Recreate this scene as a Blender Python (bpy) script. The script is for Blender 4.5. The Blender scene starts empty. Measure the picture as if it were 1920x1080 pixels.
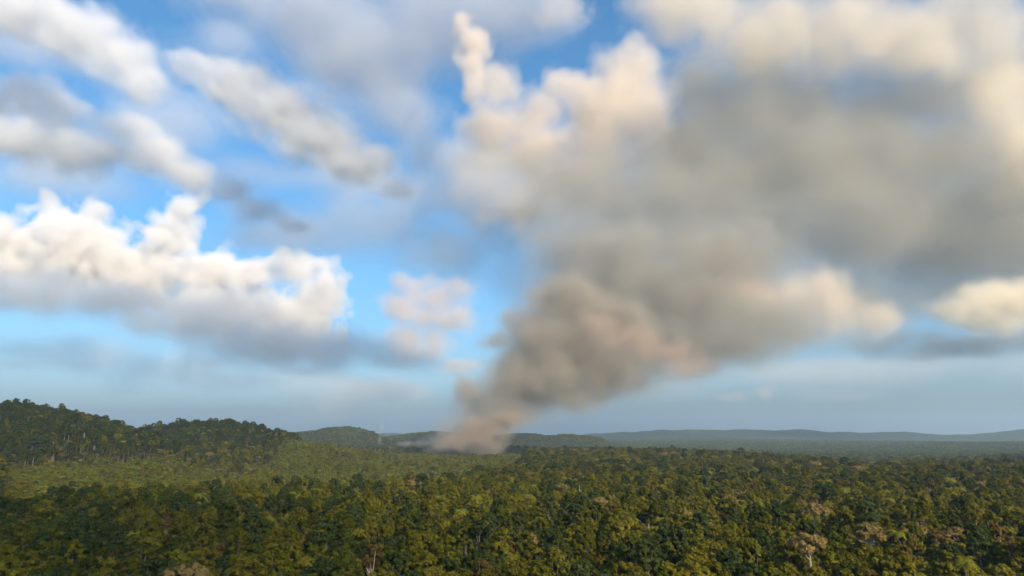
import bpy, math, random
import numpy as np
from mathutils import Vector, Matrix

# ------------------------------------------------------------------ camera, sky, sun, exposure
scene = bpy.context.scene
col = scene.collection
F = 1280.0                      # focal length in pixels of the 1920 wide photograph
HOR = 818.0                     # pixel row of the horizon
PITCH = math.atan((HOR - 540) / F)
CAMZ = 79.0

cam_d = bpy.data.cameras.new('camera')
cam_d.sensor_width = 36.0
cam_d.lens = 36.0 * F / 1920.0
cam_d.clip_start = 0.5
cam_d.clip_end = 200000
cam = bpy.data.objects.new('camera', cam_d)
cam.location = (0, 0, CAMZ)
cam.rotation_euler = (math.pi / 2 + PITCH, 0, 0)
col.objects.link(cam)
scene.camera = cam

SUN_EL = math.radians(29)
SUN_AZ = math.radians(146)      # clockwise from +Y (camera looks along +Y): right and behind
sun_dir = Vector((math.sin(SUN_AZ) * math.cos(SUN_EL), math.cos(SUN_AZ) * math.cos(SUN_EL), math.sin(SUN_EL)))

world = bpy.data.worlds.new('World')
scene.world = world
world.use_nodes = True
wn = world.node_tree
wn.nodes.clear()
w_out = wn.nodes.new('ShaderNodeOutputWorld')
w_bg = wn.nodes.new('ShaderNodeBackground')
w_sky = wn.nodes.new('ShaderNodeTexSky')
w_sky.sky_type = 'NISHITA'
w_sky.sun_disc = False
w_sky.sun_elevation = SUN_EL
w_sky.sun_rotation = SUN_AZ
w_sky.altitude = 100
w_sky.air_density = 1.0
w_sky.dust_density = 3.3
w_sky.ozone_density = 6.0
w_bg.inputs['Strength'].default_value = 0.15
w_hs = wn.nodes.new('ShaderNodeHueSaturation')      # the camera's vivid rendering of the blue
w_hs.inputs['Saturation'].default_value = 1.12
w_hs.inputs['Hue'].default_value = 0.488
wn.links.new(w_sky.outputs[0], w_hs.inputs['Color'])
wn.links.new(w_hs.outputs[0], w_bg.inputs[0])
wn.links.new(w_bg.outputs[0], w_out.inputs[0])

sun_l = bpy.data.lights.new('sun', 'SUN')
sun_l.energy = 5.0
sun_l.angle = math.radians(0.5)
sun_l.color = (1.0, 0.78, 0.50)
sun = bpy.data.objects.new('sun', sun_l)
sun.rotation_euler = (-sun_dir).to_track_quat('-Z', 'Y').to_euler()
sun.location = (0, -50, 300)
col.objects.link(sun)

scene.view_settings.view_transform = 'Standard'
scene.view_settings.look = 'None'
scene.view_settings.exposure = 0.6
scene.view_settings.gamma = 1.0
scene.render.engine = 'CYCLES'
cy = scene.cycles
cy.use_denoising = True
try:
    cy.denoiser = 'OPENIMAGEDENOISE'
except Exception:
    pass
cy.max_bounces = 6
cy.volume_bounces = 4
cy.diffuse_bounces = 2
cy.transparent_max_bounces = 64
cy.filter_width = 1.5
cy.use_adaptive_sampling = True
cy.adaptive_threshold = 0.05

rng = np.random.default_rng(7)
random.seed(7)


def at(px, py, Y):
    """world point at forward distance Y that the photograph shows at px, py"""
    x = (px - 960) / F
    v = (540 - py) / F
    d = np.array([x, math.cos(PITCH) - v * math.sin(PITCH), math.sin(PITCH) + v * math.cos(PITCH)])
    d = d * (Y / d[1])
    return np.array([d[0], d[1], d[2] + CAMZ])


def tag(o, label=None, cat=None, group=None, kind=None):
    if label: o['label'] = label
    if cat: o['category'] = cat
    if group: o['group'] = group
    if kind: o['kind'] = kind
    return o


def mesh_obj(name, verts, faces, mats, parent=None, mat_idx=None, smooth=False, link=True):
    me = bpy.data.meshes.new(name)
    me.from_pydata([tuple(v) for v in verts], [], faces) if not isinstance(verts, np.ndarray) else fast_mesh(me, verts, faces)
    for m in (mats if isinstance(mats, (list, tuple)) else [mats]):
        me.materials.append(m)
    if mat_idx is not None:
        me.polygons.foreach_set('material_index', np.asarray(mat_idx, dtype=np.int32))
    if smooth:
        me.polygons.foreach_set('use_smooth', np.ones(len(me.polygons), dtype=bool))
    me.update()
    o = bpy.data.objects.new(name, me)
    if link:
        col.objects.link(o)
    if parent is not None:
        o.parent = parent
    return o


def fast_mesh(me, v, f):
    """quads only, from arrays"""
    v = np.asarray(v, dtype=np.float32)
    f = np.asarray(f, dtype=np.int32)
    me.vertices.add(len(v))
    me.vertices.foreach_set('co', v.ravel())
    k = f.shape[1]
    me.loops.add(f.size)
    me.loops.foreach_set('vertex_index', f.ravel())
    me.polygons.add(len(f))
    me.polygons.foreach_set('loop_start', np.arange(0, f.size, k, dtype=np.int32))
    me.update(calc_edges=True)


# ------------------------------------------------------------------ noise
_g = rng.normal(0, 1, (32, 32, 32, 3)).astype(np.float32)
_g /= np.linalg.norm(_g, axis=-1, keepdims=True)
GRAD = np.ascontiguousarray(_g.reshape(-1, 3))
ROT = np.array(Matrix.Rotation(0.7, 3, Vector((1, 2, 3))) @ Matrix.Rotation(1.1, 3, Vector((3, -1, 2)))).astype(np.float32)


def vnoise(p, k=0):
    """gradient noise, about -1..1, at points (...,3)"""
    p = p.astype(np.float32) + k * 9.73
    i = np.floor(p).astype(np.int32)
    f = (p - i).astype(np.float32)
    w = f * f * f * (f * (f * 6 - 15) + 10)
    i0 = i & 31
    i1 = (i + 1) & 31
    res = 0
    for dx in (0, 1):
        for dy in (0, 1):
            for dz in (0, 1):
                ix = (i1 if dx else i0)[..., 0]; iy = (i1 if dy else i0)[..., 1]; iz = (i1 if dz else i0)[..., 2]
                g = GRAD[(ix * 32 + iy) * 32 + iz]
                d = g[..., 0] * (f[..., 0] - dx) + g[..., 1] * (f[..., 1] - dy) + g[..., 2] * (f[..., 2] - dz)
                d = d * (w[..., 0] if dx else 1 - w[..., 0])
                d = d * (w[..., 1] if dy else 1 - w[..., 1])
                d = d * (w[..., 2] if dz else 1 - w[..., 2])
                res = res + d
    return res * 1.5


def fbm(p, octs=4, gain=0.5, k=0, billow=False):
    s = np.zeros(p.shape[:-1], dtype=np.float32)
    a, tot = 1.0, 0.0
    q = p.astype(np.float32)
    for o in range(octs):
        n = vnoise(q + o * 7.31, k + o)
        s += a * ((2.6 * np.abs(n) - 0.75) if billow else n)
        tot += a
        a *= gain
        q = (q @ ROT) * 2.03
    return s / tot


# ------------------------------------------------------------------ material helpers
def new_mat(name):
    m = bpy.data.materials.new(name)
    m.use_nodes = True
    m.node_tree.nodes.clear()
    return m, m.node_tree.nodes, m.node_tree.links


def leaf_mat(name, dark, light, transl=0.35):
    """leaves: colour varies from tree to tree (object random) and clump to clump"""
    m, n, l = new_mat(name)
    out = n.new('ShaderNodeOutputMaterial')
    info = n.new('ShaderNodeObjectInfo')
    geo = n.new('ShaderNodeNewGeometry')
    mixr = n.new('ShaderNodeMath'); mixr.operation = 'MULTIPLY_ADD'
    mixr.inputs[1].default_value = 0.45
    half = n.new('ShaderNodeMath'); half.operation = 'MULTIPLY'; half.inputs[1].default_value = 0.55
    tc = n.new('ShaderNodeTexCoord')
    nz = n.new('ShaderNodeTexNoise'); nz.inputs['Scale'].default_value = 0.42; nz.inputs['Detail'].default_value = 2
    l.new(tc.outputs['Object'], nz.inputs['Vector'])
    st = n.new('ShaderNodeMapRange'); st.inputs[1].default_value = 0.32; st.inputs[2].default_value = 0.68
    l.new(nz.outputs[0], st.inputs[0])
    av = n.new('ShaderNodeMath'); av.operation = 'MULTIPLY_ADD'; av.inputs[1].default_value = 0.35
    sc_ = n.new('ShaderNodeMath'); sc_.operation = 'MULTIPLY'; sc_.inputs[1].default_value = 0.65
    l.new(st.outputs[0], sc_.inputs[0])
    l.new(geo.outputs['Random Per Island'], av.inputs[0]); l.new(sc_.outputs[0], av.inputs[2])
    l.new(av.outputs[0], mixr.inputs[0])
    l.new(info.outputs['Random'], half.inputs[0])
    l.new(half.outputs[0], mixr.inputs[2])
    ramp = n.new('ShaderNodeMix'); ramp.data_type = 'RGBA'
    ramp.inputs[6].default_value = (*dark, 1)
    ramp.inputs[7].default_value = (*light, 1)
    l.new(mixr.outputs[0], ramp.inputs[0])
    dif = n.new('ShaderNodeBsdfPrincipled')
    dif.inputs['Roughness'].default_value = 0.6
    dif.inputs['Specular IOR Level'].default_value = 0.06
    tr = n.new('ShaderNodeBsdfTranslucent')
    l.new(ramp.outputs[2], dif.inputs['Base Color'])
    l.new(ramp.outputs[2], tr.inputs['Color'])
    mx = n.new('ShaderNodeMixShader'); mx.inputs[0].default_value = transl
    l.new(dif.outputs[0], mx.inputs[1]); l.new(tr.outputs[0], mx.inputs[2])
    l.new(mx.outputs[0], out.inputs['Surface'])
    return m


def bark_mat(name, a, b):
    m, n, l = new_mat(name)
    out = n.new('ShaderNodeOutputMaterial')
    co = n.new('ShaderNodeTexCoord')
    no = n.new('ShaderNodeTexNoise'); no.inputs['Scale'].default_value = 1.5; no.inputs['Detail'].default_value = 5
    mp = n.new('ShaderNodeMapping'); mp.inputs['Scale'].default_value = (3, 3, 0.5)
    l.new(co.outputs['Object'], mp.inputs[0]); l.new(mp.outputs[0], no.inputs[0])
    mx = n.new('ShaderNodeMix'); mx.data_type = 'RGBA'
    mx.inputs[6].default_value = (*a, 1); mx.inputs[7].default_value = (*b, 1)
    l.new(no.outputs[0], mx.inputs[0])
    bs = n.new('ShaderNodeBsdfPrincipled'); bs.inputs['Roughness'].default_value = 0.85
    l.new(mx.outputs[2], bs.inputs['Base Color'])
    l.new(bs.outputs[0], out.inputs['Surface'])
    return m


def vol_mat(name, color, density, aniso=0.0):
    m, n, l = new_mat(name)
    out = n.new('ShaderNodeOutputMaterial')
    v = n.new('ShaderNodeVolumePrincipled')
    v.inputs['Color'].default_value = (*color, 1)
    v.inputs['Density'].default_value = density
    v.inputs['Anisotropy'].default_value = aniso
    l.new(v.outputs[0], out.inputs['Volume'])
    try:
        m.cycles.homogeneous_volume = True
    except Exception:
        pass
    return m


# ------------------------------------------------------------------ terrain
def sstep(a, b, x):
    t = np.clip((x - a) / (b - a), 0, 1)
    return t * t * (3 - 2 * t)


def ridge_profile(pts, Y, canopy):
    """crest pixels -> world x, ground crest height"""
    xs, hs = [], []
    for px, py in pts:
        p = at(px, py, Y)
        xs.append(p[0]); hs.append(max(0.0, p[2] - canopy))
    return np.array(xs), np.array(hs)


RIDGES = [   # name, crest pixels, distance, canopy height, front width, back width
    ('hill', [(-700, 790), (-420, 762), (-200, 744), (-60, 750), (40, 756), (110, 766), (180, 781), (240, 797), (310, 815), (390, 850), (470, 920)], 1400, 36, 330, 420),
    ('hill', [(60, 990), (140, 900), (215, 828), (270, 802), (330, 793), (390, 787), (445, 793), (500, 803), (560, 813), (640, 824), (760, 845)], 1750, 34, 300, 420),
    ('hill', [(380, 840), (480, 818), (560, 806), (620, 799), (655, 798), (690, 804), (715, 815), (760, 832), (820, 850)], 4200, 8, 420, 700),
    ('hill', [(560, 850), (660, 836), (730, 818), (770, 811), (815, 807), (850, 809), (900, 820), (940, 812), (985, 811), (1030, 816), (1062, 813), (1098, 815), (1125, 820), (1145, 834), (1180, 850)], 5200, 8, 500, 800),
    ('hill', [(-900, 806), (0, 808), (500, 812), (900, 818), (1080, 818), (1150, 814), (1240, 809), (1330, 807), (1410, 808), (1490, 808), (1560, 812), (1620, 814), (1680, 811), (1760, 816), (1830, 817), (1880, 811), (1930, 807), (2300, 804), (2900, 808)], 9500, -14, 1200, 2200),
    ('hill', [(1560, 880), (1680, 866), (1780, 852), (1860, 842), (1930, 838), (2050, 834), (2250, 836), (2500, 850)], 2000, 26, 220, 420),
]
PROF = [ridge_profile(r[1], r[2], r[3]) for r in RIDGES]


def ridge_h(k, x, y):
    xs, hs = PROF[k]
    _, _, Y, _, wf, wb = RIDGES[k]
    p = np.stack([x / (Y * 0.10), y / (Y * 0.10), np.full_like(x, 3.7 * k)], -1)
    wob = fbm(p, 3, 0.5, k)
    H = np.interp(x * Y / np.maximum(y, Y * 0.3), xs, hs)
    fine = fbm(np.stack([x / (Y * 0.022), y / (Y * 0.05), np.full_like(x, 1.3 * k)], -1), 3, 0.55, k + 1)
    H = H * (1 + (0.30 if k == 4 else 0.16) * fine)
    yy = y - Y - wob * wf * 0.35
    w = np.where(yy < 0, wf, wb)
    return H * np.exp(-(yy / w) ** 2) * (1 + 0.10 * wob)


def base_h(x, y):
    x = np.asarray(x, dtype=np.float64); y = np.asarray(y, dtype=np.float64)
    d = np.maximum(np.hypot(x, y), 1)
    u = x / np.maximum(y, 1)
    E = np.interp(u, [-0.8, -0.1, 0.0, 0.13, 0.27, 0.5, 0.62, 0.8], [3000, 3000, 2900, 2400, 1900, 1400, 1500, 1650])
    p = np.stack([x / 420, y / 420, np.zeros_like(x)], -1)
    und = fbm(p, 3, 0.5, 1)
    drop = -32 * sstep(E - 120, E + 420, d) * sstep(7000, 4500, d)
    return drop + und * 5.0 * sstep(100, 600, d) - 0.02 * np.maximum(d - 12000, 0) ** 0.5


def ground_h(x, y):
    x = np.asarray(x, dtype=np.float64); y = np.asarray(y, dtype=np.float64)
    h = base_h(x, y)
    m = np.zeros_like(h)
    for k in range(len(RIDGES)):
        m = np.maximum(m, ridge_h(k, x, y))
    return h + m


def ground_mat(name, a, b, c, sc):
    m, n, l = new_mat(name)
    out = n.new('ShaderNodeOutputMaterial')
    geo = n.new('ShaderNodeNewGeometry')
    n1 = n.new('ShaderNodeTexNoise'); n1.inputs['Scale'].default_value = sc; n1.inputs['Detail'].default_value = 6
    n2 = n.new('ShaderNodeTexVoronoi'); n2.inputs['Scale'].default_value = 0.07
    l.new(geo.outputs['Position'], n1.inputs['Vector']); l.new(geo.outputs['Position'], n2.inputs['Vector'])
    r = n.new('ShaderNodeValToRGB')
    e = r.color_ramp.elements
    e[0].position = 0.32; e[0].color = (*a, 1)
    e[1].position = 0.68; e[1].color = (*c, 1)
    k = e.new(0.5); k.color = (*b, 1)
    l.new(n1.outputs[0], r.inputs[0])
    bs = n.new('ShaderNodeBsdfPrincipled'); bs.inputs['Roughness'].default_value = 0.95
    bs.inputs['Specular IOR Level'].default_value = 0.1
    bp = n.new('ShaderNodeBump'); bp.inputs['Strength'].default_value = 0.8; bp.inputs['Distance'].default_value = 6
    l.new(n2.outputs['Distance'], bp.inputs['Height'])
    l.new(bp.outputs[0], bs.inputs['Normal'])
    l.new(r.outputs[0], bs.inputs['Base Color'])
    l.new(bs.outputs[0], out.inputs['Surface'])
    return m


MG = ground_mat('forest_floor', (0.018, 0.026, 0.010), (0.030, 0.042, 0.014), (0.05, 0.055, 0.02), 0.012)
MH = ground_mat('wooded_slope', (0.020, 0.032, 0.012), (0.032, 0.048, 0.016), (0.05, 0.062, 0.022), 0.01)

# one ground sheet, polar, out to the horizon
GR = 29000.0
rad = np.concatenate([np.linspace(0.5, 600, 26), np.geomspace(640, GR, 74)])
NA = 200
ang = np.linspace(0, 2 * math.pi, NA, endpoint=False)
RR, AA = np.meshgrid(rad, ang, indexing='ij')
gx, gy = (RR * np.sin(AA)), (RR * np.cos(AA))
gz = base_h(gx, gy)
V = np.stack([gx.ravel(), gy.ravel(), gz.ravel()], 1)
i, j = np.meshgrid(np.arange(len(rad) - 1), np.arange(NA), indexing='ij')
j2 = (j + 1) % NA
Q = np.stack([(i * NA + j).ravel(), (i * NA + j2).ravel(), ((i + 1) * NA + j2).ravel(), ((i + 1) * NA + j).ravel()], 1)
cen = len(V)
V = np.vstack([V, [[0, 0, float(gz[0].mean())]]])
g = mesh_obj('ground', V, Q[:, ::-1], MG, smooth=True)
tag(g, kind='structure')

for k, r in enumerate(RIDGES):
    xs, hs = PROF[k]
    nx, ny = 150, 64
    X = np.linspace(xs[0], xs[-1], nx)
    Yv = r[2] + np.linspace(-2.6 * r[4], 2.6 * r[5], ny)
    XX, YY = np.meshgrid(X, Yv, indexing='ij')
    hh = ridge_h(k, XX, YY)
    Z = base_h(XX, YY) + hh - 1.5 + np.where(hh < 2, -6.0, 0)
    V = np.stack([XX.ravel(), YY.ravel(), Z.ravel()], 1)
    i, j = np.meshgrid(np.arange(nx - 1), np.arange(ny - 1), indexing='ij')
    Q = np.stack([(i * ny + j).ravel(), ((i + 1) * ny + j).ravel(), ((i + 1) * ny + j + 1).ravel(), (i * ny + j + 1).ravel()], 1)
    h = mesh_obj('hill', V, Q, MH, smooth=True)
    tag(h, kind='structure')

# ------------------------------------------------------------------ trees
class MB:
    def __init__(s):
        s.v = []; s.f = []; s.n = 0

    def quads(s, P):
        """P (n,4,3)"""
        n = len(P)
        s.v.append(P.reshape(-1, 3))
        s.f.append(np.arange(n * 4).reshape(n, 4) + s.n)
        s.n += n * 4

    def tube(s, pts, radii, k=6):
        pts = np.asarray(pts, float)
        rings = []
        for a in range(len(pts)):
            t = pts[min(a + 1, len(pts) - 1)] - pts[max(a - 1, 0)]
            t = t / (np.linalg.norm(t) + 1e-9)
            u = np.cross(t, [0.3, 1, 0.1]); u /= np.linalg.norm(u) + 1e-9
            w = np.cross(t, u)
            th = np.arange(k) * 2 * math.pi / k
            rings.append(pts[a] + radii[a] * (np.cos(th)[:, None] * u + np.sin(th)[:, None] * w))
        s.v.append(np.vstack(rings))
        fs = []
        for a in range(len(pts) - 1):
            for b in range(k):
                c = (b + 1) % k
                fs.append((s.n + a * k + b, s.n + a * k + c, s.n + (a + 1) * k + c, s.n + (a + 1) * k + b))
        s.f.append(np.array(fs))
        s.n += len(pts) * k

    def arrays(s):
        return np.vstack(s.v), np.vstack(s.f)


def leaf_quads(C, N, size, r):
    """cards at C facing roughly N"""
    n = len(C)
    N = N + r.normal(0, 0.45, (n, 3))
    N /= np.linalg.norm(N, axis=1)[:, None] + 1e-9
    a = np.cross(N, r.normal(0, 1, (n, 3))); a /= np.linalg.norm(a, axis=1)[:, None] + 1e-9
    b = np.cross(N, a)
    s = size * r.uniform(0.6, 1.35, n)[:, None]
    w = s * r.uniform(0.45, 0.8, n)[:, None]
    bend = N * s * -0.18
    return np.stack([C - a * s + bend, C - b * w, C + a * s + bend, C + b * w], 1)


def make_tree_arrays(seed, H, R, T, style='round', n_cl=52, n_lf=52, leaf=0.52):
    """trunk and crown arrays. H total height, R crown radius, T crown thickness"""
    r = np.random.default_rng(seed)
    tr, cr = MB(), MB()
    if style != 'umbrella' and H > 12:           # close packed crowns stay narrow
        R *= 0.70; T *= 0.85; leaf *= 0.85
    zc = H - T                                   # bottom of the crown
    lean = r.normal(0, 0.5, 2)
    tp = [np.array([0, 0, -3.0]), np.array([lean[0] * .3, lean[1] * .3, zc * .5]), np.array([lean[0], lean[1], zc + T * 0.25])]
    r0 = 0.018 * H + 0.05
    tr.tube(tp, [r0 * 1.25, r0 * 0.8, r0 * 0.5], 7)
    top = tp[-1]
    # clump centres on an uneven dome
    cl = []
    lobes = r.uniform(0, 2 * math.pi, 3)
    for c in range(n_cl):
        th = r.uniform(0, 2 * math.pi)
        if style == 'umbrella':
            q = math.sqrt(r.uniform(0.02, 1)); z = zc + T * (0.45 + 0.5 * (1 - q * q)) + r.normal(0, T * .07)
            rr = R * q
        elif style == 'sparse':
            q = r.uniform(0.3, 1); z = zc + T * r.uniform(0.1, 1.0); rr = R * q * math.sqrt(max(0.05, 1 - ((z - zc) / T - 0.4) ** 2 * 1.6))
        else:
            cz = r.uniform(-0.35, 1.0)
            rr = R * math.sqrt(max(0, 1 - max(cz, -0.2) ** 2)) * r.uniform(0.62, 1.05)
            z = zc + T * (0.35 + 0.62 * cz)
        k = 1 + 0.22 * sum(math.cos(th - L) for L in lobes) / 1.7
        cl.append((top[0] + rr * k * math.cos(th), top[1] + rr * k * math.sin(th), z))
    cl = np.array(cl)
    # limbs
    nl = 7 if style != 'round' else 5
    for q in r.choice(len(cl), nl, replace=False):
        s = np.array([top[0] * .8, top[1] * .8, zc + T * r.uniform(-0.15, 0.15)])
        e = cl[q]; mid = (s + e) / 2 + np.array([0, 0, -0.08 * T])
        tr.tube([s, mid, e], [r0 * .45, r0 * .3, r0 * .12], 5)
    cenp = np.array([top[0], top[1], zc + T * 0.25])
    for c in cl:
        cr_r = R * r.uniform(0.16, 0.30)
        n = int(n_lf * r.uniform(0.7, 1.3))
        d = r.normal(0, 1, (n, 3)); d[:, 2] = d[:, 2] * 0.9 + 0.35
        d /= np.linalg.norm(d, axis=1)[:, None]
        P = c + d * cr_r * r.uniform(0.55, 1.05, (n, 1)) * np.array([1, 1, 0.72])
        out = (c - cenp) / (np.linalg.norm(c - cenp) + 1e-6)
        cr.quads(leaf_quads(P, d * 0.9 + out * 0.5 + np.array([0, 0, .25]), leaf, r))
    return tr.arrays(), cr.arrays()


def make_palm_arrays(seed, H, R):
    r = np.random.default_rng(seed)
    tr, cr = MB(), MB()
    ln = r.normal(0, 0.8, 2)
    tr.tube([(0, 0, -2), (ln[0] * .3, ln[1] * .3, H * .5), (ln[0], ln[1], H - R * .4)], [.3, .22, .18], 6)
    top = np.array([ln[0], ln[1], H - R * .4])
    for k in range(17):
        th = k * 2.4 + r.uniform(-.2, .2)
        up = r.uniform(0.1, 1.1)
        d = np.array([math.cos(th), math.sin(th), 0])
        side = np.array([-d[1], d[0], 0])
        L = R * r.uniform(.85, 1.15)
        pts = []
        for t in np.linspace(0, 1, 9):
            pts.append(top + d * L * t * (1 - .12 * up) + np.array([0, 0, L * (up * t * .8 - 0.95 * t * t)]))
        pts = np.array(pts)
        P = []
        for a in range(8):
            w = L * 0.20 * math.sin(math.pi * min(1, (a + 1.2) / 9.5))
            for sg in (-1, 1):
                tip = pts[a + 1] + side * sg * w + np.array([0, 0, -w * .5]) + d * w * .4
                tip2 = pts[a] + side * sg * w * .9 + np.array([0, 0, -w * .5]) + d * w * .4
                P.append([pts[a], pts[a + 1] * .6 + pts[a] * .4, tip * .7 + tip2 * .3, tip2])
        cr.quads(np.array(P))
    return tr.arrays(), cr.arrays()


def make_snag_arrays(seed, H):
    r = np.random.default_rng(seed)
    tr, brs = MB(), []
    ln = r.normal(0, 0.7, 2)
    tr.tube([(0, 0, -3), (ln[0] * .4, ln[1] * .4, H * .5), (ln[0], ln[1], H * .97), (ln[0] * 1.2, ln[1] * 1.2, H)], [.42, .32, .16, .04], 7)
    for k in range(9):
        z = H * r.uniform(.55, .96); th = r.uniform(0, 6.28)
        s = np.array([ln[0] * z / H, ln[1] * z / H, z])
        L = H * r.uniform(.05, .12)
        d = np.array([math.cos(th), math.sin(th), r.uniform(.3, .9)])
        m = s + d * L * .55; e = s + d * L + np.array([0, 0, L * .25])
        br = MB(); brs.append(br)
        br.tube([s, m, e], [.12, .07, .02], 5)
    return tr.arrays(), [b.arrays() for b in brs]


BARK = bark_mat('bark', (0.055, 0.048, 0.036), (0.13, 0.115, 0.09))
PALE = bark_mat('pale_bark', (0.15, 0.13, 0.105), (0.29, 0.255, 0.21))
L_DARK = leaf_mat('deep_green_leaves', (0.026, 0.036, 0.004), (0.084, 0.098, 0.01))
L_MID = leaf_mat('mid_green_leaves', (0.06, 0.064, 0.005), (0.15, 0.148, 0.012))
L_OLIVE = leaf_mat('olive_leaves', (0.078, 0.073, 0.006), (0.182, 0.166, 0.016))
L_YELL = leaf_mat('yellow_green_leaves', (0.104, 0.108, 0.009), (0.2, 0.198, 0.02))
L_TAN = leaf_mat('tan_leaves', (0.13, 0.1, 0.03), (0.26, 0.19, 0.068))
L_RUST = leaf_mat('rusty_leaves', (0.08, 0.056, 0.012), (0.15, 0.105, 0.026))
L_REG = leaf_mat('regrowth_leaves', (0.062, 0.085, 0.01), (0.15, 0.172, 0.022))
L_BLUE = leaf_mat('bluish_green_leaves', (0.022, 0.036, 0.009), (0.058, 0.08, 0.018))

# kind: (name, label, maker, trunk material, leaf material)
KINDS = [
    ('rainforest_tree', 'deep green rainforest tree with a dense rounded crown in the canopy', lambda s: make_tree_arrays(s, 27, 4.5, 11), BARK, L_DARK),
    ('rainforest_tree', 'mid green rainforest tree with a tall lobed crown in the canopy', lambda s: make_tree_arrays(s, 29, 4.0, 13), BARK, L_MID),
    ('rainforest_tree', 'olive green rainforest tree with a broad lumpy crown in the canopy', lambda s: make_tree_arrays(s, 26, 5.2, 9), BARK, L_OLIVE),
    ('rainforest_tree', 'yellow green rainforest tree with a narrow upright crown in the canopy', lambda s: make_tree_arrays(s, 25, 3.4, 12), BARK, L_YELL),
    ('rainforest_tree', 'bluish green rainforest tree with a wide domed crown in the canopy', lambda s: make_tree_arrays(s, 30, 5.0, 10), BARK, L_BLUE),
    ('rainforest_tree', 'rust brown rainforest tree with a loose thinning crown in the canopy', lambda s: make_tree_arrays(s, 28, 4.3, 9, 'sparse', 34, 30), PALE, L_RUST),
    ('palm_tree', 'palm tree with arching fronds rising among the rainforest crowns', lambda s: make_palm_arrays(s, 26, 4.0), BARK, L_YELL),
    ('understorey_tree', 'small dark green understorey tree in a gap between taller crowns', lambda s: make_tree_arrays(s, 17, 4.0, 9), BARK, L_DARK),
    ('understorey_tree', 'small olive understorey tree in a gap between taller crowns', lambda s: make_tree_arrays(s, 18, 3.7, 10), BARK, L_OLIVE),
    ('umbrella_tree', 'tan umbrella-crowned tree on a pale trunk above the canopy', lambda s: make_tree_arrays(s, 30, 4.5, 5.5, 'umbrella', 40, 44), PALE, L_TAN),
    ('regrowth_tree', 'low yellow green regrowth tree in the old clearing', lambda s: make_tree_arrays(s, 9, 4.8, 7, 'round', 30, 40), BARK, L_REG),
    ('dead_tree', 'bare pale dead tree standing above the canopy', lambda s: make_snag_arrays(s, 31), PALE, PALE),
]
NVAR = 5
LIB = {}             # (kind, variant) -> trunk mesh, crown mesh
src_col = bpy.data.collections.new('forest_sources')     # holds the meshes that the far forest repeats
src_index = {}
for k, (nm, lb, mk, mb, ml) in enumerate(KINDS):
    for v in range(NVAR):
        (tv, tf), cc = mk(100 + 17 * k + v * 1001)
        pieces = cc if nm == 'dead_tree' else [cc]
        off = np.cumsum([0] + [len(q[0]) for q in pieces])
        cv = np.vstack([q[0] for q in pieces]); cf = np.vstack([q[1] + o_ for q, o_ in zip(pieces, off)])
        crown_name = 'branch' if nm == 'dead_tree' else 'crown'
        a = mesh_obj('trunk', tv, tf, mb, link=False, smooth=True).data
        b = [mesh_obj(crown_name, q[0], q[1], ml, link=False, smooth=(nm == 'dead_tree')).data for q in pieces]
        LIB[(k, v)] = (a, b)
        jv = np.vstack([tv, cv]); jf = np.vstack([tf, cf + len(tv)])
        o = mesh_obj('src_%03d' % (k * NVAR + v), jv, jf, [mb, ml], link=False,
                     mat_idx=np.concatenate([np.zeros(len(tf)), np.ones(len(cf))]))
        src_col.objects.link(o)
        src_index[(k, v)] = k * NVAR + v
for o in list(bpy.data.objects):
    if o.users == 0 and o.name.split('.')[0] in ('trunk', 'crown', 'branch'):
        bpy.data.objects.remove(o)
# far clusters: a patch of canopy 34 m wide
NPATCH = 4
for q in range(NPATCH):
    r = np.random.default_rng(900 + q)
    vs, fs, ms, n = [], [], [], 0
    mats = [L_DARK, L_MID, L_OLIVE, L_BLUE, L_YELL]
    for t in range(22):
        mb_ = MB()
        cx, cyy = r.uniform(-17, 17, 2); R = r.uniform(3.2, 6.0); top = r.uniform(19, 30)
        m = 70
        d = r.normal(0, 1, (m, 3)); d[:, 2] = np.abs(d[:, 2]) * 1.0 - 0.15
        d /= np.linalg.norm(d, axis=1)[:, None]
        P = np.array([cx, cyy, top - R * .9]) + d * R * np.array([1, 1, .9]) * r.uniform(.75, 1.05, (m, 1))
        mb_.quads(leaf_quads(P, d, 1.5, r))
        a, b = mb_.arrays()
        vs.append(a); fs.append(b + n); n += len(a)
        ms.append(np.full(len(b), r.choice(5, p=[.48, .20, .10, .20, .02])))
    o = mesh_obj('src_%03d' % (len(KINDS) * NVAR + q), np.vstack(vs), np.vstack(fs), mats, link=False, mat_idx=np.concatenate(ms))
    src_col.objects.link(o)

WEDGE = math.tan(math.radians(43))


def jitter_grid(d0, d1, sp, r):
    """points in the view wedge between two distances, jittered hexagonal grid"""
    xs = np.arange(-d1 * WEDGE, d1 * WEDGE, sp)
    ys = np.arange(d0 * 0.7, d1, sp * 0.87)
    X, Y = np.meshgrid(xs, ys, indexing='ij')
    X = X + (np.arange(len(ys)) % 2)[None] * sp / 2
    X = X + r.uniform(-.42, .42, X.shape) * sp
    Y = Y + r.uniform(-.42, .42, Y.shape) * sp
    d = np.hypot(X, Y)
    k = (d > d0) & (d <= d1) & (np.abs(X) < Y * WEDGE + 40) & (Y > 60)
    return X[k], Y[k]


def clearing(x, y):
    """1 inside the regrown clearing left of the fire"""
    u = x / np.maximum(y, 1)
    p = np.stack([x / 160, y / 160, np.full_like(x, 5.0)], -1)
    w = fbm(p, 3, 0.5, 2)
    near = np.interp(u, [-0.75, -0.5, -0.3, -0.1, 0.0, 0.05], [580, 620, 660, 820, 1200, 2400])
    far = np.interp(u, [-0.75, -0.5, -0.35, -0.25, 0.05], [1050, 1150, 1300, 2700, 2700])
    c = sstep(-60, 60, y - near + w * 160) * sstep(60, -60, y - far + w * 160)
    return c * (u < 0.05) * (u > -0.72)


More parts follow.
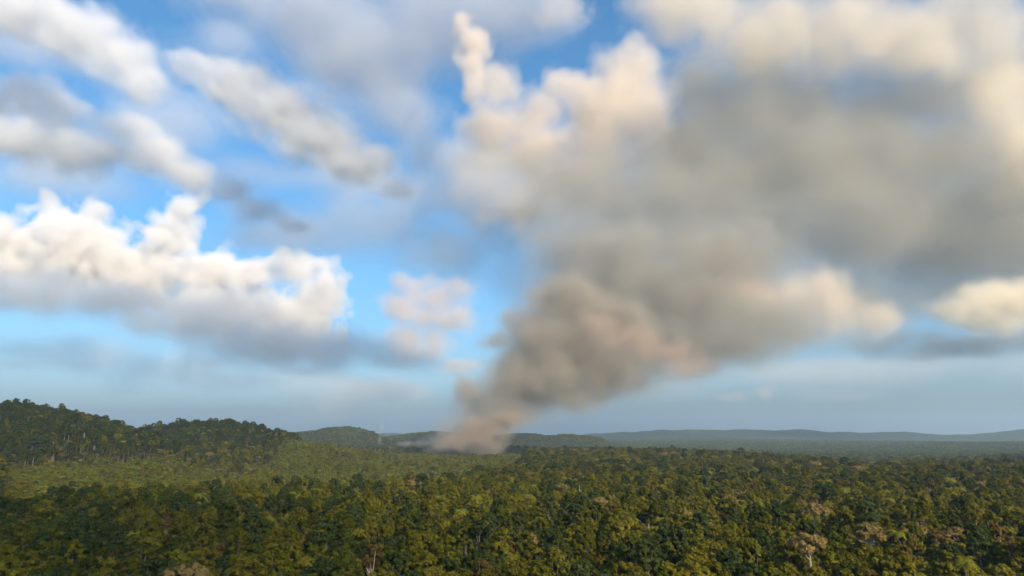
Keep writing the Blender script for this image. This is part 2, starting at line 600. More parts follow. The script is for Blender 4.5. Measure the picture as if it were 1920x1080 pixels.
tr_rng = np.random.default_rng(31)
X1, Y1 = jitter_grid(150, 1000, 4.5, tr_rng)
X2, Y2 = jitter_grid(1000, 3300, 7.2, tr_rng)
X = np.concatenate([X1, X2]); Y = np.concatenate([Y1, Y2])
cl = clearing(X, Y)
# species change in drifts across the forest; olive and dry kinds grow more on the right
p = np.stack([X / 130, Y / 130, np.zeros_like(X)], -1)
drift = fbm(p, 3, 0.55, 3)
dry = np.clip(0.5 + 0.55 * (X / np.maximum(Y, 1)) + 0.5 * drift, 0, 1)
hillm = np.zeros_like(X)
for k in (0, 1):
    hillm = np.maximum(hillm, ridge_h(k, X, Y))
dry = dry * np.where(hillm > 25, 0.25, 1.0)
rnd = tr_rng.random(len(X))
wgt_wet = np.array([.30, .22, .12, .05, .13, .02, .05, .07, .04, .002, 0, .001])
wgt_dry = np.array([.10, .17, .30, .19, .02, .03, .07, .03, .06, .006, 0, .001])
W = wgt_wet[None] * (1 - dry[:, None]) + wgt_dry[None] * dry[:, None]
wgt_hill = np.array([.30, .08, .02, .01, .20, .01, .03, .30, .05, .002, 0, .002])
hm = sstep(12, 40, hillm)[:, None]
W = W * (1 - hm) + wgt_hill[None] * hm
C = np.cumsum(W / W.sum(1, keepdims=True), 1)
kind = (rnd[:, None] > C).sum(1).clip(0, 11)
r2 = tr_rng.random(len(X))
low = np.where(drift > 0.05, tr_rng.choice([1, 7, 7, 8, 6], len(X)), tr_rng.choice([2, 3, 6, 8, 8], len(X)))
kind = np.where((cl > 0.5) & (r2 < 0.34 - 0.6 * drift), 10, np.where((cl > 0.5) & (r2 < 0.97), low, kind))
kind = np.where((cl > 0.5) & (r2 > 0.999), 11, kind)
var = tr_rng.integers(0, NVAR, len(X))
scl = tr_rng.lognormal(-0.02, 0.19, len(X)).clip(0.58, 1.42)
scl = np.where((cl > 0.05) & (kind != 10), scl * (1 - 0.42 * np.clip(cl * 1.5, 0, 1)), scl)
scl = np.where(kind == 10, tr_rng.uniform(0.6, 1.7, len(X)), scl)
scl = np.where((tr_rng.random(len(X)) < 0.035) & (cl < 0.05), scl.clip(0.95, 1.25) * 1.25, scl)      # emergents
rot = tr_rng.uniform(0, 2 * math.pi, len(X))
Z = ground_h(X, Y)

# the trees that show largest are things of their own
dd = np.hypot(X, Y)
HK = np.array([27, 29, 26, 25, 30, 28, 26, 17, 18, 30, 9, 31], float)
dz = Z + HK[kind] * scl - 1.5 - CAMZ
fw = Y * math.cos(PITCH) + dz * math.sin(PITCH)
upv = -Y * math.sin(PITCH) + dz * math.cos(PITCH)
pxx = 960 + F * X / fw
pyy = 540 - F * upv / fw
frame = (pxx > 8) & (pxx < 1912) & (pyy < 1066)
order = np.argsort(np.where(frame, dd, 1e9))
solo = np.zeros(len(X), bool)
solo[order[:285]] = True


def place_tree(k, v, x, y, z, s, rz, label=None, group=None):
    nm, lb, _, _, _ = KINDS[k]
    a, b = LIB[(k, v)]
    e = bpy.data.objects.new(nm, None)
    e.empty_display_size = 2
    col.objects.link(e)
    e.location = (x, y, z); e.rotation_euler = (0, 0, rz); e.scale = (s, s, s)
    t = bpy.data.objects.new('trunk', a); t.parent = e; col.objects.link(t)
    for q in b:
        c = bpy.data.objects.new(q.name.split('.')[0], q); c.parent = e; col.objects.link(c)
    tag(e, label or lb, nm.split('_')[0] + ' tree' if nm != 'rainforest_tree' else 'tree', group)
    return e


# trees that stand out in the photograph: pixel of the crown, distance, kind, scale, own label
SPECIAL = [
    (1488, 1022, 265, 9, 1.45, 'large tan domed tree on a forked pale trunk, the broadest tan crown of the forest'),
    (1592, 985, 300, 9, 1.4, 'tan umbrella tree with a long bare pale trunk beside the broadest tan crown'),
    (1672, 962, 345, 9, 1.25, 'flat-topped tan tree behind the long-trunked tan umbrella tree'),
    (1520, 935, 430, 9, 1.2, 'small tan tree on a thin trunk standing alone in olive canopy'),
    (1905, 1000, 290, 9, 1.2, 'brown tan umbrella tree standing apart beside bluish and olive crowns'),
    (1275, 1010, 275, 11, 1.12, 'bare cream dead tree with upright forked branches among olive crowns'),
    (1300, 1015, 290, 3, 1.15, 'bright yellow green tree standing next to the bare cream dead tree'),
    (98, 1040, 262, 11, 0.98, 'tall bare pale dead trunk rising from the dark green crowns'),
    (236, 1030, 280, 9, 1.1, 'small dull tan flat-topped tree between dark green crowns'),
    (1415, 862, 1330, 11, 1.15, 'dead pale trunk standing on the forest edge before the dark valley'),
    (1655, 862, 1250, 11, 1.2, 'lone dead pale trunk above the far canopy edge before the grey plain'),
    (712, 822, 2300, 11, 1.5, 'single dead trunk beyond the regrown clearing near the smoke'),
]
sx, sy = [], []
for px, py, D, k, s, lab in SPECIAL:
    x = (px - 960) / F * D / math.cos(PITCH) * 0.98
    z = float(ground_h(np.array([x]), np.array([float(D)]))[0])
    place_tree(k, 0 if k != 9 else random.randrange(NVAR), x, D, z, s, random.uniform(0, 6), lab)
    sx.append(x); sy.append(D)
keep = np.ones(len(X), bool)
for x, y in zip(sx, sy):
    keep &= np.hypot(X - x, Y - y) > 3.6
solo &= keep

SHORT = ['large tan domed tree', 'long-trunked tan umbrella tree', 'flat-topped tan tree', 'small lone tan tree', 'brown tan umbrella tree',
         'bare cream dead tree', 'bright yellow green tree', 'tall bare pale trunk', 'small dull tan tree'] + [''] * 3
NEXT = ['a deep green', 'a mid green', 'an olive', 'a yellow green', 'a bluish green', 'a rust brown', 'a palm', 'a small dark', 'a small olive', 'a tan umbrella', 'a regrowth', 'a dead']
HEAD = ['round-crowned deep green tree', 'lobed mid green tree', 'broad-crowned olive tree', 'narrow yellow green tree', 'dome-crowned bluish green tree',
        'thinning rust brown tree', 'palm with arching fronds', 'small dark understorey tree', 'small olive understorey tree',
        'tan umbrella-crowned tree', 'low regrowth tree', 'bare pale dead tree']
ids = np.nonzero(solo)[0]
kid = np.nonzero(keep & (dd < 700))[0]
for q in ids:
    k = int(kind[q])
    size = 'very tall ' if scl[q] > 1.42 else ('tall ' if scl[q] > 1.2 else ('short ' if scl[q] < 0.95 else ''))
    if k in (7, 8):
        size = ''
    ds = np.hypot(np.array(sx) - X[q], np.array(sy) - Y[q])
    j = int(ds.argmin())
    dn = np.hypot(X[kid] - X[q], Y[kid] - Y[q]); dn[dn < 0.01] = 1e9
    a, b = sorted(int(kind[m]) for m in kid[np.argsort(dn)[:2]])
    if ds[j] < 9 and SHORT[j]:
        near = ' beside the ' + SHORT[j]
    elif a == b:
        near = ' beside two ' + NEXT[a].split(' ', 1)[1] + ' trees'
    else:
        near = ' beside ' + NEXT[a] + ' and ' + NEXT[b] + ' tree'
    lab = size + HEAD[k] + near
    place_tree(k, int(var[q]), X[q], Y[q], Z[q], scl[q], rot[q], lab, lab)

rest = np.nonzero(keep & ~solo)[0]
XP, YP = jitter_grid(3300, 8200, 33, tr_rng)
ZP = ground_h(XP, YP)
PX = np.concatenate([X[rest], XP]); PY = np.concatenate([Y[rest], YP]); PZ = np.concatenate([Z[rest], ZP])
IDX = np.concatenate([kind[rest] * NVAR + var[rest], len(KINDS) * NVAR + tr_rng.integers(0, NPATCH, len(XP))]).astype(np.int32)
SC = np.concatenate([scl[rest], tr_rng.uniform(.8, 1.2, len(XP))]).astype(np.float32)
RT = np.concatenate([rot[rest], tr_rng.uniform(0, 6.28, len(XP))]).astype(np.float32)

me = bpy.data.meshes.new('forest')
me.vertices.add(len(PX))
me.vertices.foreach_set('co', np.stack([PX, PY, PZ], 1).astype(np.float32).ravel())
wide = np.concatenate([1 + 0.42 * sstep(600, 1050, dd[rest]), np.ones(len(XP))])      # trees of the farther stand are broader
SV = np.stack([SC * wide, SC * wide, SC], 1).astype(np.float32)
for nm, arr, ty in (('idx', IDX, 'INT'), ('scl', SV, 'FLOAT_VECTOR'), ('rot', RT, 'FLOAT')):
    at_ = me.attributes.new(nm, ty, 'POINT'); at_.data.foreach_set('vector' if ty == 'FLOAT_VECTOR' else 'value', arr.ravel())
forest = bpy.data.objects.new('forest', me)
col.objects.link(forest)
tag(forest, 'dense mixed rainforest covering plain and hills', 'forest', kind='stuff')
ng = bpy.data.node_groups.new('forest_nodes', 'GeometryNodeTree')
ng.interface.new_socket('Geometry', in_out='INPUT', socket_type='NodeSocketGeometry')
ng.interface.new_socket('Geometry', in_out='OUTPUT', socket_type='NodeSocketGeometry')
N = ng.nodes
gi = N.new('NodeGroupInput'); go = N.new('NodeGroupOutput')
ci = N.new('GeometryNodeCollectionInfo'); ci.inputs['Collection'].default_value = src_col
ci.inputs['Separate Children'].default_value = True
ci.inputs['Reset Children'].default_value = True
iop = N.new('GeometryNodeInstanceOnPoints'); iop.inputs['Pick Instance'].default_value = True


def named(nm, ty):
    a = N.new('GeometryNodeInputNamedAttribute'); a.data_type = ty; a.inputs[0].default_value = nm
    return a.outputs[0]


cx = N.new('ShaderNodeCombineXYZ')
ng.links.new(named('rot', 'FLOAT'), cx.inputs[2])
ng.links.new(gi.outputs[0], iop.inputs['Points'])
ng.links.new(ci.outputs[0], iop.inputs['Instance'])
ng.links.new(named('idx', 'INT'), iop.inputs['Instance Index'])
ng.links.new(cx.outputs[0], iop.inputs['Rotation'])
ng.links.new(named('scl', 'FLOAT_VECTOR'), iop.inputs['Scale'])
ng.links.new(iop.outputs[0], go.inputs[0])
md = forest.modifiers.new('forest', 'NODES'); md.node_group = ng

# ------------------------------------------------------------------ clouds and smoke (real volumes)
def surface_nets(Fd, level, origin, h):
    """closed iso-surface of a padded scalar grid as quads, outward normals"""
    ins = Fd > level
    nx, ny, nz = Fd.shape
    acc = np.zeros((nx - 1, ny - 1, nz - 1, 3), np.float32)
    cnt = np.zeros((nx - 1, ny - 1, nz - 1), np.float32)
    sl = lambda o, n: slice(o, n - 1 + o)
    for ax in range(3):
        for a in (0, 1):
            for b in (0, 1):
                o0 = [0, 0, 0]; o1 = [0, 0, 0]
                oth = [q for q in range(3) if q != ax]
                o0[oth[0]] = o1[oth[0]] = a; o0[oth[1]] = o1[oth[1]] = b; o1[ax] = 1
                f0 = Fd[sl(o0[0], nx), sl(o0[1], ny), sl(o0[2], nz)]
                f1 = Fd[sl(o1[0], nx), sl(o1[1], ny), sl(o1[2], nz)]
                c = (f0 > level) != (f1 > level)
                t = np.where(c, (level - f0) / np.where(f1 == f0, 1, f1 - f0), 0)
                acc[..., ax] += t * c
                acc[..., oth[0]] += a * c
                acc[..., oth[1]] += b * c
                cnt += c
    m = cnt > 0
    idx = np.full(m.shape, -1, np.int64)
    idx[m] = np.arange(m.sum())
    cell = np.stack(np.nonzero(m), 1)
    V = (cell + acc[m] / cnt[m][:, None]) * h + origin
    quads = []
    for ax in range(3):
        oth = [(ax + 1) % 3, (ax + 2) % 3]
        A = [slice(1, -1)] * 3; B = [slice(1, -1)] * 3
        A[ax] = slice(0, -1); B[ax] = slice(1, None)
        ia, ib = ins[tuple(A)], ins[tuple(B)]
        ch = np.nonzero(ia != ib)
        flip = ia[ch]
        base = [ch[0] + (0 if ax == 0 else 1), ch[1] + (0 if ax == 1 else 1), ch[2] + (0 if ax == 2 else 1)]

        def g_(d0, d1):
            c = [b.copy() for b in base]
            c[oth[0]] = c[oth[0]] - d0; c[oth[1]] = c[oth[1]] - d1
            return idx[c[0], c[1], c[2]]
        q = np.stack([g_(1, 1), g_(0, 1), g_(0, 0), g_(1, 0)], 1)
        q[~flip] = q[~flip][:, ::-1]
        quads.append(q)
    Qd = np.vstack(quads)
    Qd = Qd[(Qd >= 0).all(1)]
    return V, Qd


CRISP = ((-0.06, 0.04, 0.15, 0.30), (0.10, 0.18, 0.30, 0.42))
SOFT = ((-0.38, -0.20, -0.02, 0.17, 0.38), (0.05, 0.11, 0.19, 0.28, 0.37))


def puff_volume(name, puffs, Y, label, cat, color, tau, soft=CRISP, k_union=8.0, stretch=None,
                amp=0.45, nscale=0.55, octs=5, gain=0.52, res=90, seed=0, billow=False, flat=None, sub='core', group=None, world=(), under=1.0, aniso=0.0):
    """puffs: (px, py, rx px, rz px[, dY relative to rx, depth factor]) seen at distance Y.
    Builds a field, then nested closed hulls; each hull adds its share of the density."""
    cs, rs = [], []
    for pf in puffs:
        px, py, rx, rz = pf[:4]
        dy = pf[4] if len(pf) > 4 else 0.0
        df = pf[5] if len(pf) > 5 else 1.0
        s = Y / F
        Yp = Y + dy * s
        c = at(px, py, Yp)
        cs.append(c); rs.append((rx * s, 0.5 * (rx + rz) * s * df, rz * s))
    for c, r in world:
        cs.append(np.array(c, float)); rs.append(r)
    cs = np.array(cs); rs = np.array(rs)
    lo = (cs - rs * 1.6 * np.array([1, 1, under])).min(0); hi = (cs + rs * 1.6).max(0)
    if flat is not None:
        lo[2] = max(lo[2], flat)
    h = float((hi - lo).max() / res)
    lo -= 2 * h; hi += 2 * h
    n = np.ceil((hi - lo) / h).astype(int) + 1
    ax = [lo[q] + h * np.arange(n[q]) for q in range(3)]
    P = np.stack(np.meshgrid(*ax, indexing='ij'), -1)
    med = float(np.median(rs[:, [0, 2]]))
    fs = med * nscale
    P = P.reshape(-1, 3).astype(np.float32)

    def base_field(pp):
        S = np.zeros(len(pp), np.float32)
        for c, r in zip(cs, rs):
            D_ = pp - c.astype(np.float32)
            if under != 1.0:
                D_[:, 2] = np.where(D_[:, 2] < 0, D_[:, 2] / under, D_[:, 2])
            S += np.exp(k_union * (1 - np.sqrt(((D_ / np.array(r, np.float32)) ** 2).sum(-1))))
        return np.log(S + 1e-9) / k_union
    nc = (n + 3) // 4 + 1                        # coarse pass: only near the puffs can the noise reach a hull
    axc = [lo[q] + 4 * h * np.arange(nc[q]) for q in range(3)]
    Pc = np.stack(np.meshgrid(*axc, indexing='ij'), -1).reshape(-1, 3).astype(np.float32)
    mc = (base_field(Pc) > -(0.6 + 0.8 * amp)).reshape(nc)
    mg = mc.copy()
    for q in range(3):
        mg |= np.roll(mg, 1, q) | np.roll(mg, -1, q)
    near_m = mg.repeat(4, 0).repeat(4, 1).repeat(4, 2)[:n[0], :n[1], :n[2]].ravel()
    Pm = P[near_m]
    Pn = (Pm - lo.astype(np.float32)) / np.float32(fs)
    if stretch:
        axs = np.array([stretch[0], 0, stretch[1]], np.float32); axs = axs / np.linalg.norm(axs)
        Pn = Pn - (Pn @ axs)[:, None] * axs * (1 - stretch[2])
    Pn = Pn + np.float32(seed * 3.17)
    warp = np.stack([vnoise(Pn * 0.6 + 11.1, seed), vnoise(Pn * 0.6 + 5.7, seed + 1), vnoise(Pn * 0.6 + 23.3, seed + 2)], -1)
    B_ = base_field(Pm + warp * np.float32(fs * 0.35))
    B_ = B_ + amp * fbm(Pn, octs, gain, seed, billow) * np.clip(1.2 - 0.4 * np.maximum(B_, 0), 0.5, 1.2)
    Fd = np.full(len(P), -9, np.float32)
    Fd[near_m] = B_
    Fd = Fd.reshape(n)
    for q in range(3):
        s0 = [slice(None)] * 3
        s0[q] = 0; Fd[tuple(s0)] = -9; s0[q] = -1; Fd[tuple(s0)] = -9
    Fh = Fd[::2, ::2, ::2].copy()
    for q in range(3):
        s0 = [slice(None)] * 3
        s0[q] = -1; Fh[tuple(s0)] = -9
    dens = tau / med
    top = None
    for li, (L, sh) in enumerate(zip(*soft)):
        V, Qd = surface_nets(Fd, L, lo, h) if (li == 1 and soft is not SOFT) else surface_nets(Fh, L, lo, 2 * h)
        if len(Qd) < 8:
            break
        m = vol_mat(name + '_vapour', color, dens * sh, aniso)
        o = mesh_obj(name if top is None else sub, V, Qd, m, parent=top)
        if top is None:
            top = o
            tag(o, label, cat, group)
    return top


WHITE = (0.985, 0.985, 0.99)
GREYC = (0.93, 0.945, 0.97)
SMOKE = (0.58, 0.575, 0.525)
SMOKE_B = (0.53, 0.495, 0.43)

MEDIUM = ((-0.10, 0.0, 0.11, 0.26, 0.42), (0.10, 0.16, 0.20, 0.25, 0.29))
MIXED = ((-0.28, -0.13, 0.02, 0.19, 0.38), (0.06, 0.12, 0.19, 0.27, 0.36))
SMOKE_M = (0.50, 0.485, 0.435)
BAND = (0.90, 0.92, 0.95)
# --- left: cumulus bank, three slanting bands, a dark streak, a thin sheet
puff_volume('cumulus_cloud', [
    (-70, 470, 110, 70), (20, 460, 80, 58), (80, 380, 17, 30), (105, 415, 48, 36), (180, 405, 34, 38), (150, 430, 50, 30), (150, 480, 110, 66), (260, 500, 95, 50),
    (312, 440, 34, 44), (345, 395, 36, 34), (372, 372, 18, 14), (330, 425, 38, 36), (318, 455, 44, 36), (300, 475, 50, 34), (390, 510, 80, 46), (470, 510, 70, 40), (555, 500, 60, 30), (612, 500, 32, 30),
    (600, 560, 52, 64), (540, 600, 95, 56), (420, 575, 100, 50), (250, 535, 110, 36), (60, 510, 110, 36)],
    16000, 'bright white cumulus bank with two towering heads above the forested hills', 'cloud', (0.945, 0.938, 0.93), 2.4,
    soft=MEDIUM, amp=0.8, nscale=1.0, res=210, gain=0.56, octs=6, billow=True, seed=1, under=1.25)
puff_volume('cloud_sheet', [
    (380, 600, 120, 46), (500, 640, 140, 44), (630, 655, 130, 40), (450, 575, 70, 36), (740, 682, 100, 20), (40, 540, 150, 34), (200, 565, 130, 34), (320, 590, 110, 34), (560, 705, 80, 8)],
    13500, 'flat blue grey cloud sheet beneath the white cumulus bank, underside shade in its colour', 'cloud', (0.70, 0.76, 0.84), 0.9, soft=SOFT, amp=0.95, nscale=1.1, res=120, octs=6, gain=0.57, seed=18)  # albedo carries the blue grey shade of the bank's underside
puff_volume('cloud_band', [
    (-40, 0, 90, 34), (60, 15, 100, 38), (150, 52, 92, 40), (225, 102, 66, 38), (275, 150, 50, 28)],
    7000, 'soft pale cloud band slanting down across open blue sky', 'cloud', BAND, 1.0499999999999998, soft=MIXED, amp=0.85, nscale=0.9, seed=2, res=130, octs=6, gain=0.58, under=1.8, stretch=(0.82, -0.57, 0.6))
puff_volume('cloud_band', [
    (-30, 180, 80, 38), (50, 172, 70, 32), (95, 202, 60, 36), (40, 255, 120, 32), (160, 280, 110, 30), (238, 236, 62, 32), (296, 275, 60, 34), (350, 322, 46, 22)],
    8000, 'grey bellied cloud band hanging over the towering cumulus bank', 'cloud', BAND, 1.0499999999999998, soft=MIXED, amp=0.85, nscale=0.9, seed=3, res=130, octs=6, gain=0.58, under=1.6, stretch=(0.82, -0.5, 0.6))
puff_volume('cloud_band', [
    (365, 115, 46, 22), (440, 150, 76, 32), (470, 145, 46, 30), (520, 198, 88, 36), (600, 250, 88, 36), (680, 298, 78, 30), (745, 345, 40, 18)],
    8000, 'long cloud band with bright cream crest slanting toward the smoke', 'cloud', BAND, 1.25, soft=MIXED, amp=0.85, nscale=0.9, seed=4, res=140, octs=6, gain=0.58, under=1.8, stretch=(0.82, -0.57, 0.6))
puff_volume('cloud_sheet', [
    (440, 0, 120, 40), (600, 40, 160, 80), (690, 110, 140, 80), (830, 40, 160, 80), (960, 10, 130, 60), (760, 200, 80, 60), (820, 290, 90, 50), (900, 360, 90, 50)],
    7500, 'thin blue grey cloud sheet between slanting band and smoke', 'cloud', (0.66, 0.72, 0.82), 0.9, soft=SOFT, amp=0.75, nscale=1.0, seed=5, res=110, octs=6, gain=0.57)
puff_volume('cloud_streak', [(300, 300, 70, 26), (360, 330, 60, 26), (420, 360, 56, 24), (480, 393, 56, 22), (545, 425, 40, 16)],
    9000, 'dark grey cloud streak just above the tallest cumulus head', 'cloud', (0.74, 0.78, 0.86), 0.7, soft=SOFT, amp=0.8, nscale=1.0, seed=6, res=100, octs=6, gain=0.58, stretch=(0.85, -0.5, 0.5))
puff_volume('cloud_puff', [(864, 45, 22, 26), (890, 82, 40, 32), (885, 125, 34, 30), (890, 165, 26, 30)],
    6500, 'small cream cloud puff alone in a blue gap', 'cloud', (0.92, 0.86, 0.80), 1.0, soft=MEDIUM, amp=0.8, nscale=1.1, seed=7, res=90, octs=6, gain=0.58, under=1.4)
puff_volume('cloud_puff', [(770, 532, 40, 22), (750, 575, 44, 26), (800, 595, 54, 30), (760, 640, 46, 40), (805, 650, 44, 34), (862, 545, 38, 22), (850, 600, 48, 28), (855, 690, 44, 18), (820, 560, 60, 30)],
    18000, 'cluster of pinkish cloud puffs beside the smoke column', 'cloud', (0.88, 0.78, 0.70), 0.8, soft=MIXED, amp=1.0, nscale=1.0, seed=8, res=110, octs=6, gain=0.6)
puff_volume('cloud_sheet', [(640, 745, 90, 26), (720, 735, 90, 26), (620, 775, 60, 14)],
    17000, 'faint brownish haze cloud hanging low over the middle hills', 'cloud', (0.80, 0.78, 0.76), 0.35, soft=SOFT, amp=0.7, nscale=1.0, seed=19, res=60)
# --- right: cream cumulus, the smoke pall in front of them, low slate clouds
puff_volume('cumulus_cloud', [
    (1060, 165, 60, 46), (1010, 210, 60, 44), (1180, 130, 70, 66), (1200, 200, 80, 70), (1130, 260, 100, 50), (1250, 270, 80, 50), (1180, 85, 24, 18), (1050, 20, 60, 26), (1140, 300, 80, 30),
    (1000, 280, 90, 50), (1080, 330, 110, 50), (930, 150, 50, 50), (930, 240, 80, 60), (900, 310, 70, 50), (980, 380, 80, 50), (1130, 200, 90, 70)],
    9600, 'cream topped cumulus cloud pushing up beside the smoke pall', 'cloud', (0.89, 0.83, 0.75), 1.15, soft=MEDIUM, amp=0.85, nscale=0.9, seed=9, res=160, octs=6, gain=0.58, under=1.4)
puff_volume('cumulus_cloud', [
    (1300, 30, 110, 60), (1440, 50, 110, 54), (1560, 50, 130, 70), (1680, 60, 130, 60), (1750, 90, 90, 44), (1840, 30, 120, 60), (1900, 180, 80, 80), (1980, 290, 110, 100), (1260, 0, 90, 44)],
    7300, 'large cumulus cloud tinted yellow for sunlight over the smoke pall', 'cloud', (0.90, 0.85, 0.74), 0.95, soft=MIXED, amp=0.9, nscale=0.9, seed=10, res=160, octs=6, gain=0.58, under=1.5)  # yellow of the sunlight is put into the albedo
puff_volume('cumulus_cloud', [(1450, 580, 40, 34), (1500, 560, 50, 40), (1545, 540, 44, 44), (1560, 590, 60, 40), (1640, 600, 50, 34)],
    6800, 'small cream cumulus cloud tinted for sunlight under the smoke pall', 'cloud', (0.90, 0.81, 0.67), 0.75, soft=SOFT, amp=0.9, nscale=1.0, seed=11, res=90, octs=6, gain=0.58)  # cream sunlit tone sits in the volume colour
puff_volume('cumulus_cloud', [(1820, 575, 60, 34), (1880, 562, 66, 38), (1950, 565, 70, 40), (1870, 600, 90, 22)],
    6800, 'cumulus cloud with golden sunlight in its colour above a flat slate grey cloud', 'cloud', (0.95, 0.89, 0.75), 1.4, soft=MIXED, amp=0.9, nscale=0.9, seed=12, res=110, octs=6, gain=0.58)  # golden sunlight baked into the colour
puff_volume('cloud_sheet', [(1660, 648, 90, 20), (1780, 645, 120, 24), (1930, 640, 120, 26)],
    7600, 'flat slate grey cloud lying under the golden cumulus', 'cloud', (0.42, 0.48, 0.55), 1.0, soft=SOFT, amp=0.6, nscale=1.0, seed=13, res=80)
puff_volume('cloud_puff', [(1435, 735, 24, 14), (1370, 745, 30, 10)],
    19000, 'tiny pink cloud puff low over the far blue hills', 'cloud', (0.85, 0.76, 0.72), 0.3, soft=SOFT, amp=0.8, nscale=1.0, seed=20, res=40)
puff_volume('smoke_pall', [
    (1160, 480, 130, 110), (1100, 400, 120, 80), (1230, 390, 170, 110), (1340, 270, 150, 110), (1400, 400, 180, 130), (1330, 530, 170, 110), (1470, 290, 180, 120),
    (1560, 410, 190, 120), (1650, 300, 180, 110), (1700, 440, 190, 120), (1840, 420, 180, 130), (1470, 630, 150, 50), (1290, 630, 130, 50), (1620, 570, 140, 60), (960, 320, 90, 50), (1780, 550, 120, 50),
    (1990, 450, 150, 130), (1500, 190, 160, 70), (1680, 190, 160, 70), (1320, 170, 100, 70), (1850, 270, 140, 80), (1780, 170, 130, 70), (1900, 140, 110, 60), (1420, 140, 100, 50)],
    8400, 'huge grey smoke pall drifting away from the top of the column', 'smoke', SMOKE, 1.3, soft=SOFT, amp=0.8, nscale=0.75, seed=14, res=140, octs=6, gain=0.58)
puff_volume('smoke_pall', [
    (1100, 560, 110, 90), (1160, 500, 130, 80), (1270, 560, 140, 90), (1340, 640, 110, 50), (1220, 650, 110, 60), (1420, 600, 100, 55), (1120, 680, 80, 60), (1180, 720, 60, 36),
    (1090, 470, 90, 50), (1040, 620, 80, 70), (1000, 690, 70, 60), (1300, 690, 60, 28), (1350, 480, 120, 60)],
    2650, 'lower brown smoke pall spreading sideways from the column', 'smoke', SMOKE_M, 1.25, soft=SOFT, amp=0.9, nscale=0.85, seed=21, res=150, octs=6, gain=0.58)
puff_volume('smoke_column', [
    (845, 838, 34, 18), (880, 836, 44, 20), (920, 834, 36, 18), (862, 822, 36, 22), (900, 818, 46, 24), (880, 806, 48, 28), (925, 795, 46, 30), (902, 782, 50, 36), (884, 742, 36, 32), (935, 745, 62, 52), (985, 715, 74, 64),
    (970, 765, 42, 26), (1040, 690, 80, 68), (985, 606, 48, 30), (938, 640, 42, 20), (1020, 640, 70, 62), (1095, 650, 80, 62), (1090, 738, 52, 36), (1140, 692, 68, 46),
    (1100, 590, 76, 56), (1160, 610, 70, 46), (1050, 560, 50, 44)],
    2450, 'brown grey smoke column rising from the forest fire on the plain', 'smoke', SMOKE_B, 1.35, soft=MIXED, amp=0.6, nscale=0.9, seed=15, res=170, octs=6, gain=0.58)
puff_volume('smoke_wisp', [(712, 826, 3.5, 9), (714, 812, 4, 9), (716, 800, 5, 8)], 2600, 'thin white smoke wisp beside the single dead trunk', 'smoke', (0.8, 0.82, 0.85), 0.10, soft=SOFT, amp=0.6, seed=16, res=40)
puff_volume('smoke_wisp', [(760, 832, 16, 5), (790, 830, 20, 7), (815, 824, 18, 9), (830, 815, 14, 9)], 2700, 'low pale smoke drifting along the ground beside the column foot', 'smoke', (0.80, 0.81, 0.83), 0.20, soft=SOFT, amp=0.7, seed=17, res=60)
puff_volume('smoke_wisp', [(834, 838, 18, 9), (852, 830, 24, 13), (872, 822, 28, 16), (900, 820, 32, 18), (920, 800, 34, 22), (885, 798, 24, 18), (950, 785, 28, 18)], 2380, 'smoke tinted pinkish tan for sunlight at the foot of the column', 'smoke', (0.60, 0.505, 0.41), 0.55, soft=SOFT, amp=0.8, nscale=1.0, seed=22, res=80, octs=6)  # pink tan albedo paints sunlight on the column foot
# thin veils and smoke patches with sunlight put into their colour
puff_volume('cloud_veil', [(560, 440, 160, 40), (700, 420, 120, 60), (850, 470, 120, 60), (930, 420, 90, 90), (980, 520, 70, 60), (820, 380, 120, 40), (640, 330, 120, 40)],
    11000, 'thin pale veil of cloud in the blue gap before the smoke', 'cloud', (0.80, 0.82, 0.83), 0.5, soft=SOFT, amp=1.0, nscale=0.9, seed=24, res=100, octs=6, gain=0.6)
puff_volume('cloud_veil', [(100, 330, 160, 40), (320, 230, 120, 60), (200, 120, 120, 50), (420, 80, 90, 40), (480, 330, 120, 30), (620, 180, 90, 50), (30, 90, 100, 40)],
    10000, 'thin blue white veil of cloud between the slanting bands', 'cloud', (0.80, 0.85, 0.92), 0.45, soft=SOFT, amp=1.0, nscale=0.9, seed=25, res=100, octs=6, gain=0.6, stretch=(0.82, -0.57, 0.5))
puff_volume('cloud_veil', [(80, 665, 160, 22), (280, 690, 150, 22), (480, 715, 160, 20), (700, 725, 120, 20), (250, 725, 60, 18)],
    20000, 'low streaks of pale cloud over the left hill saddle', 'cloud', (0.90, 0.91, 0.93), 0.28, soft=SOFT, amp=1.0, nscale=1.4, seed=26, res=110, gain=0.6, stretch=(1, 0.05, 0.35))
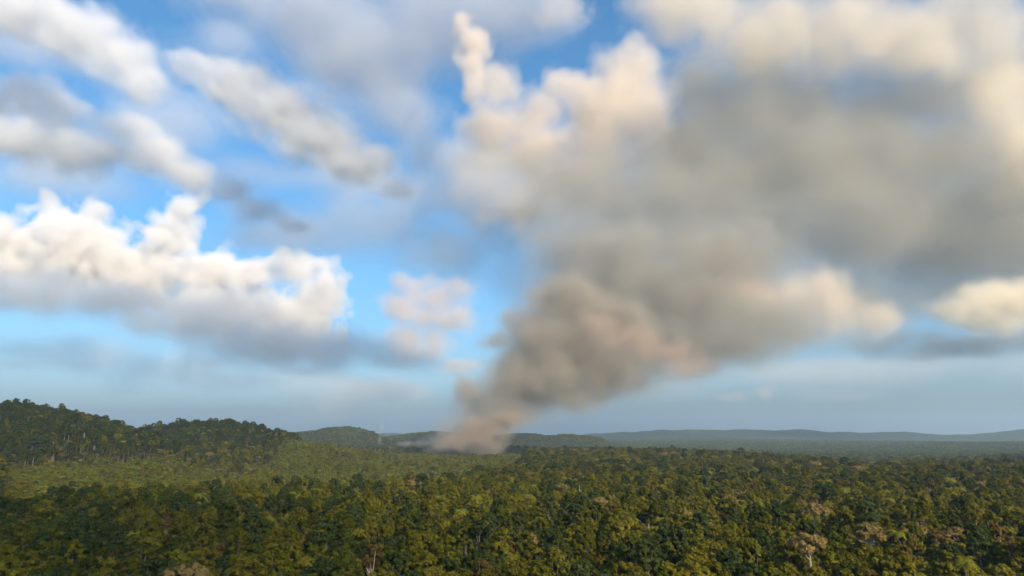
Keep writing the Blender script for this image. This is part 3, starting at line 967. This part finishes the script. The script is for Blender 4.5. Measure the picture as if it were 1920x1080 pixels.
puff_volume('cloud_veil', [(1250, 735, 130, 18), (1480, 710, 160, 24), (1700, 700, 180, 26), (1900, 700, 140, 26), (1560, 740, 120, 12)],
    20000, 'low grey veil of drifting smoke over the far blue hills', 'cloud', (0.78, 0.78, 0.78), 0.34, soft=SOFT, amp=1.0, nscale=1.4, seed=27, res=110, gain=0.6, stretch=(1, 0.05, 0.4))
puff_volume('sun_tinted_smoke', [(1360, 500, 50, 46), (1330, 545, 54, 34), (1400, 545, 44, 30), (1300, 580, 44, 24)],
    6700, 'faint smoke puff tinted peach for sunlight on the face of the grey pall', 'smoke', (0.90, 0.69, 0.51), 0.85, soft=SOFT, amp=1.0, nscale=1.0, seed=28, res=80, octs=6, gain=0.58)  # separate peach volume paints a sunlit patch on the pall
puff_volume('sun_tinted_smoke', [(1300, 688, 50, 26), (1250, 660, 60, 26), (1190, 630, 56, 24), (1130, 610, 50, 22)],
    2300, 'fringe tinted pink for sunlight on the underside of the brown smoke', 'smoke', (0.80, 0.61, 0.49), 0.3, soft=SOFT, amp=1.0, nscale=1.0, seed=29, res=90, octs=6, gain=0.58)  # pink albedo paints sunlight along the smoke's lower edge
# unseen cloud added behind the viewpoint so its shadow falls on the left of the near forest
puff_volume('cloud_puff', [], 1000, 'unseen cloud added behind the viewpoint to shade the left near forest', 'cloud', GREYC, 0.8, soft=SOFT, amp=0.6, nscale=0.8, seed=23, res=44,
    world=[((tx + sun_dir.x / sun_dir.z * 1250, ty + sun_dir.y / sun_dir.z * 1250, 1250), r_) for tx, ty, r_ in
           ((-330, 330, (210, 170, 90)), (-170, 260, (180, 130, 80)), (-480, 480, (200, 190, 80)), (-230, 430, (170, 110, 70)))])

# ------------------------------------------------------------------ haze: a closed box of even pale air round the camera and the land
HT = 900.0
B = 29500.0
hv = [(x, y, z) for z in (-70, HT) for y in (-B, B) for x in (-B, B)]
hf = [(0, 2, 3, 1), (4, 5, 7, 6), (0, 1, 5, 4), (2, 6, 7, 3), (0, 4, 6, 2), (1, 3, 7, 5)]
MHZ = vol_mat('haze_air', (0.42, 0.60, 0.79), 4.8e-5)
hz = mesh_obj('haze', hv, hf, MHZ)
tag(hz, 'thin pale blue air over the forest plain', 'haze', kind='stuff')
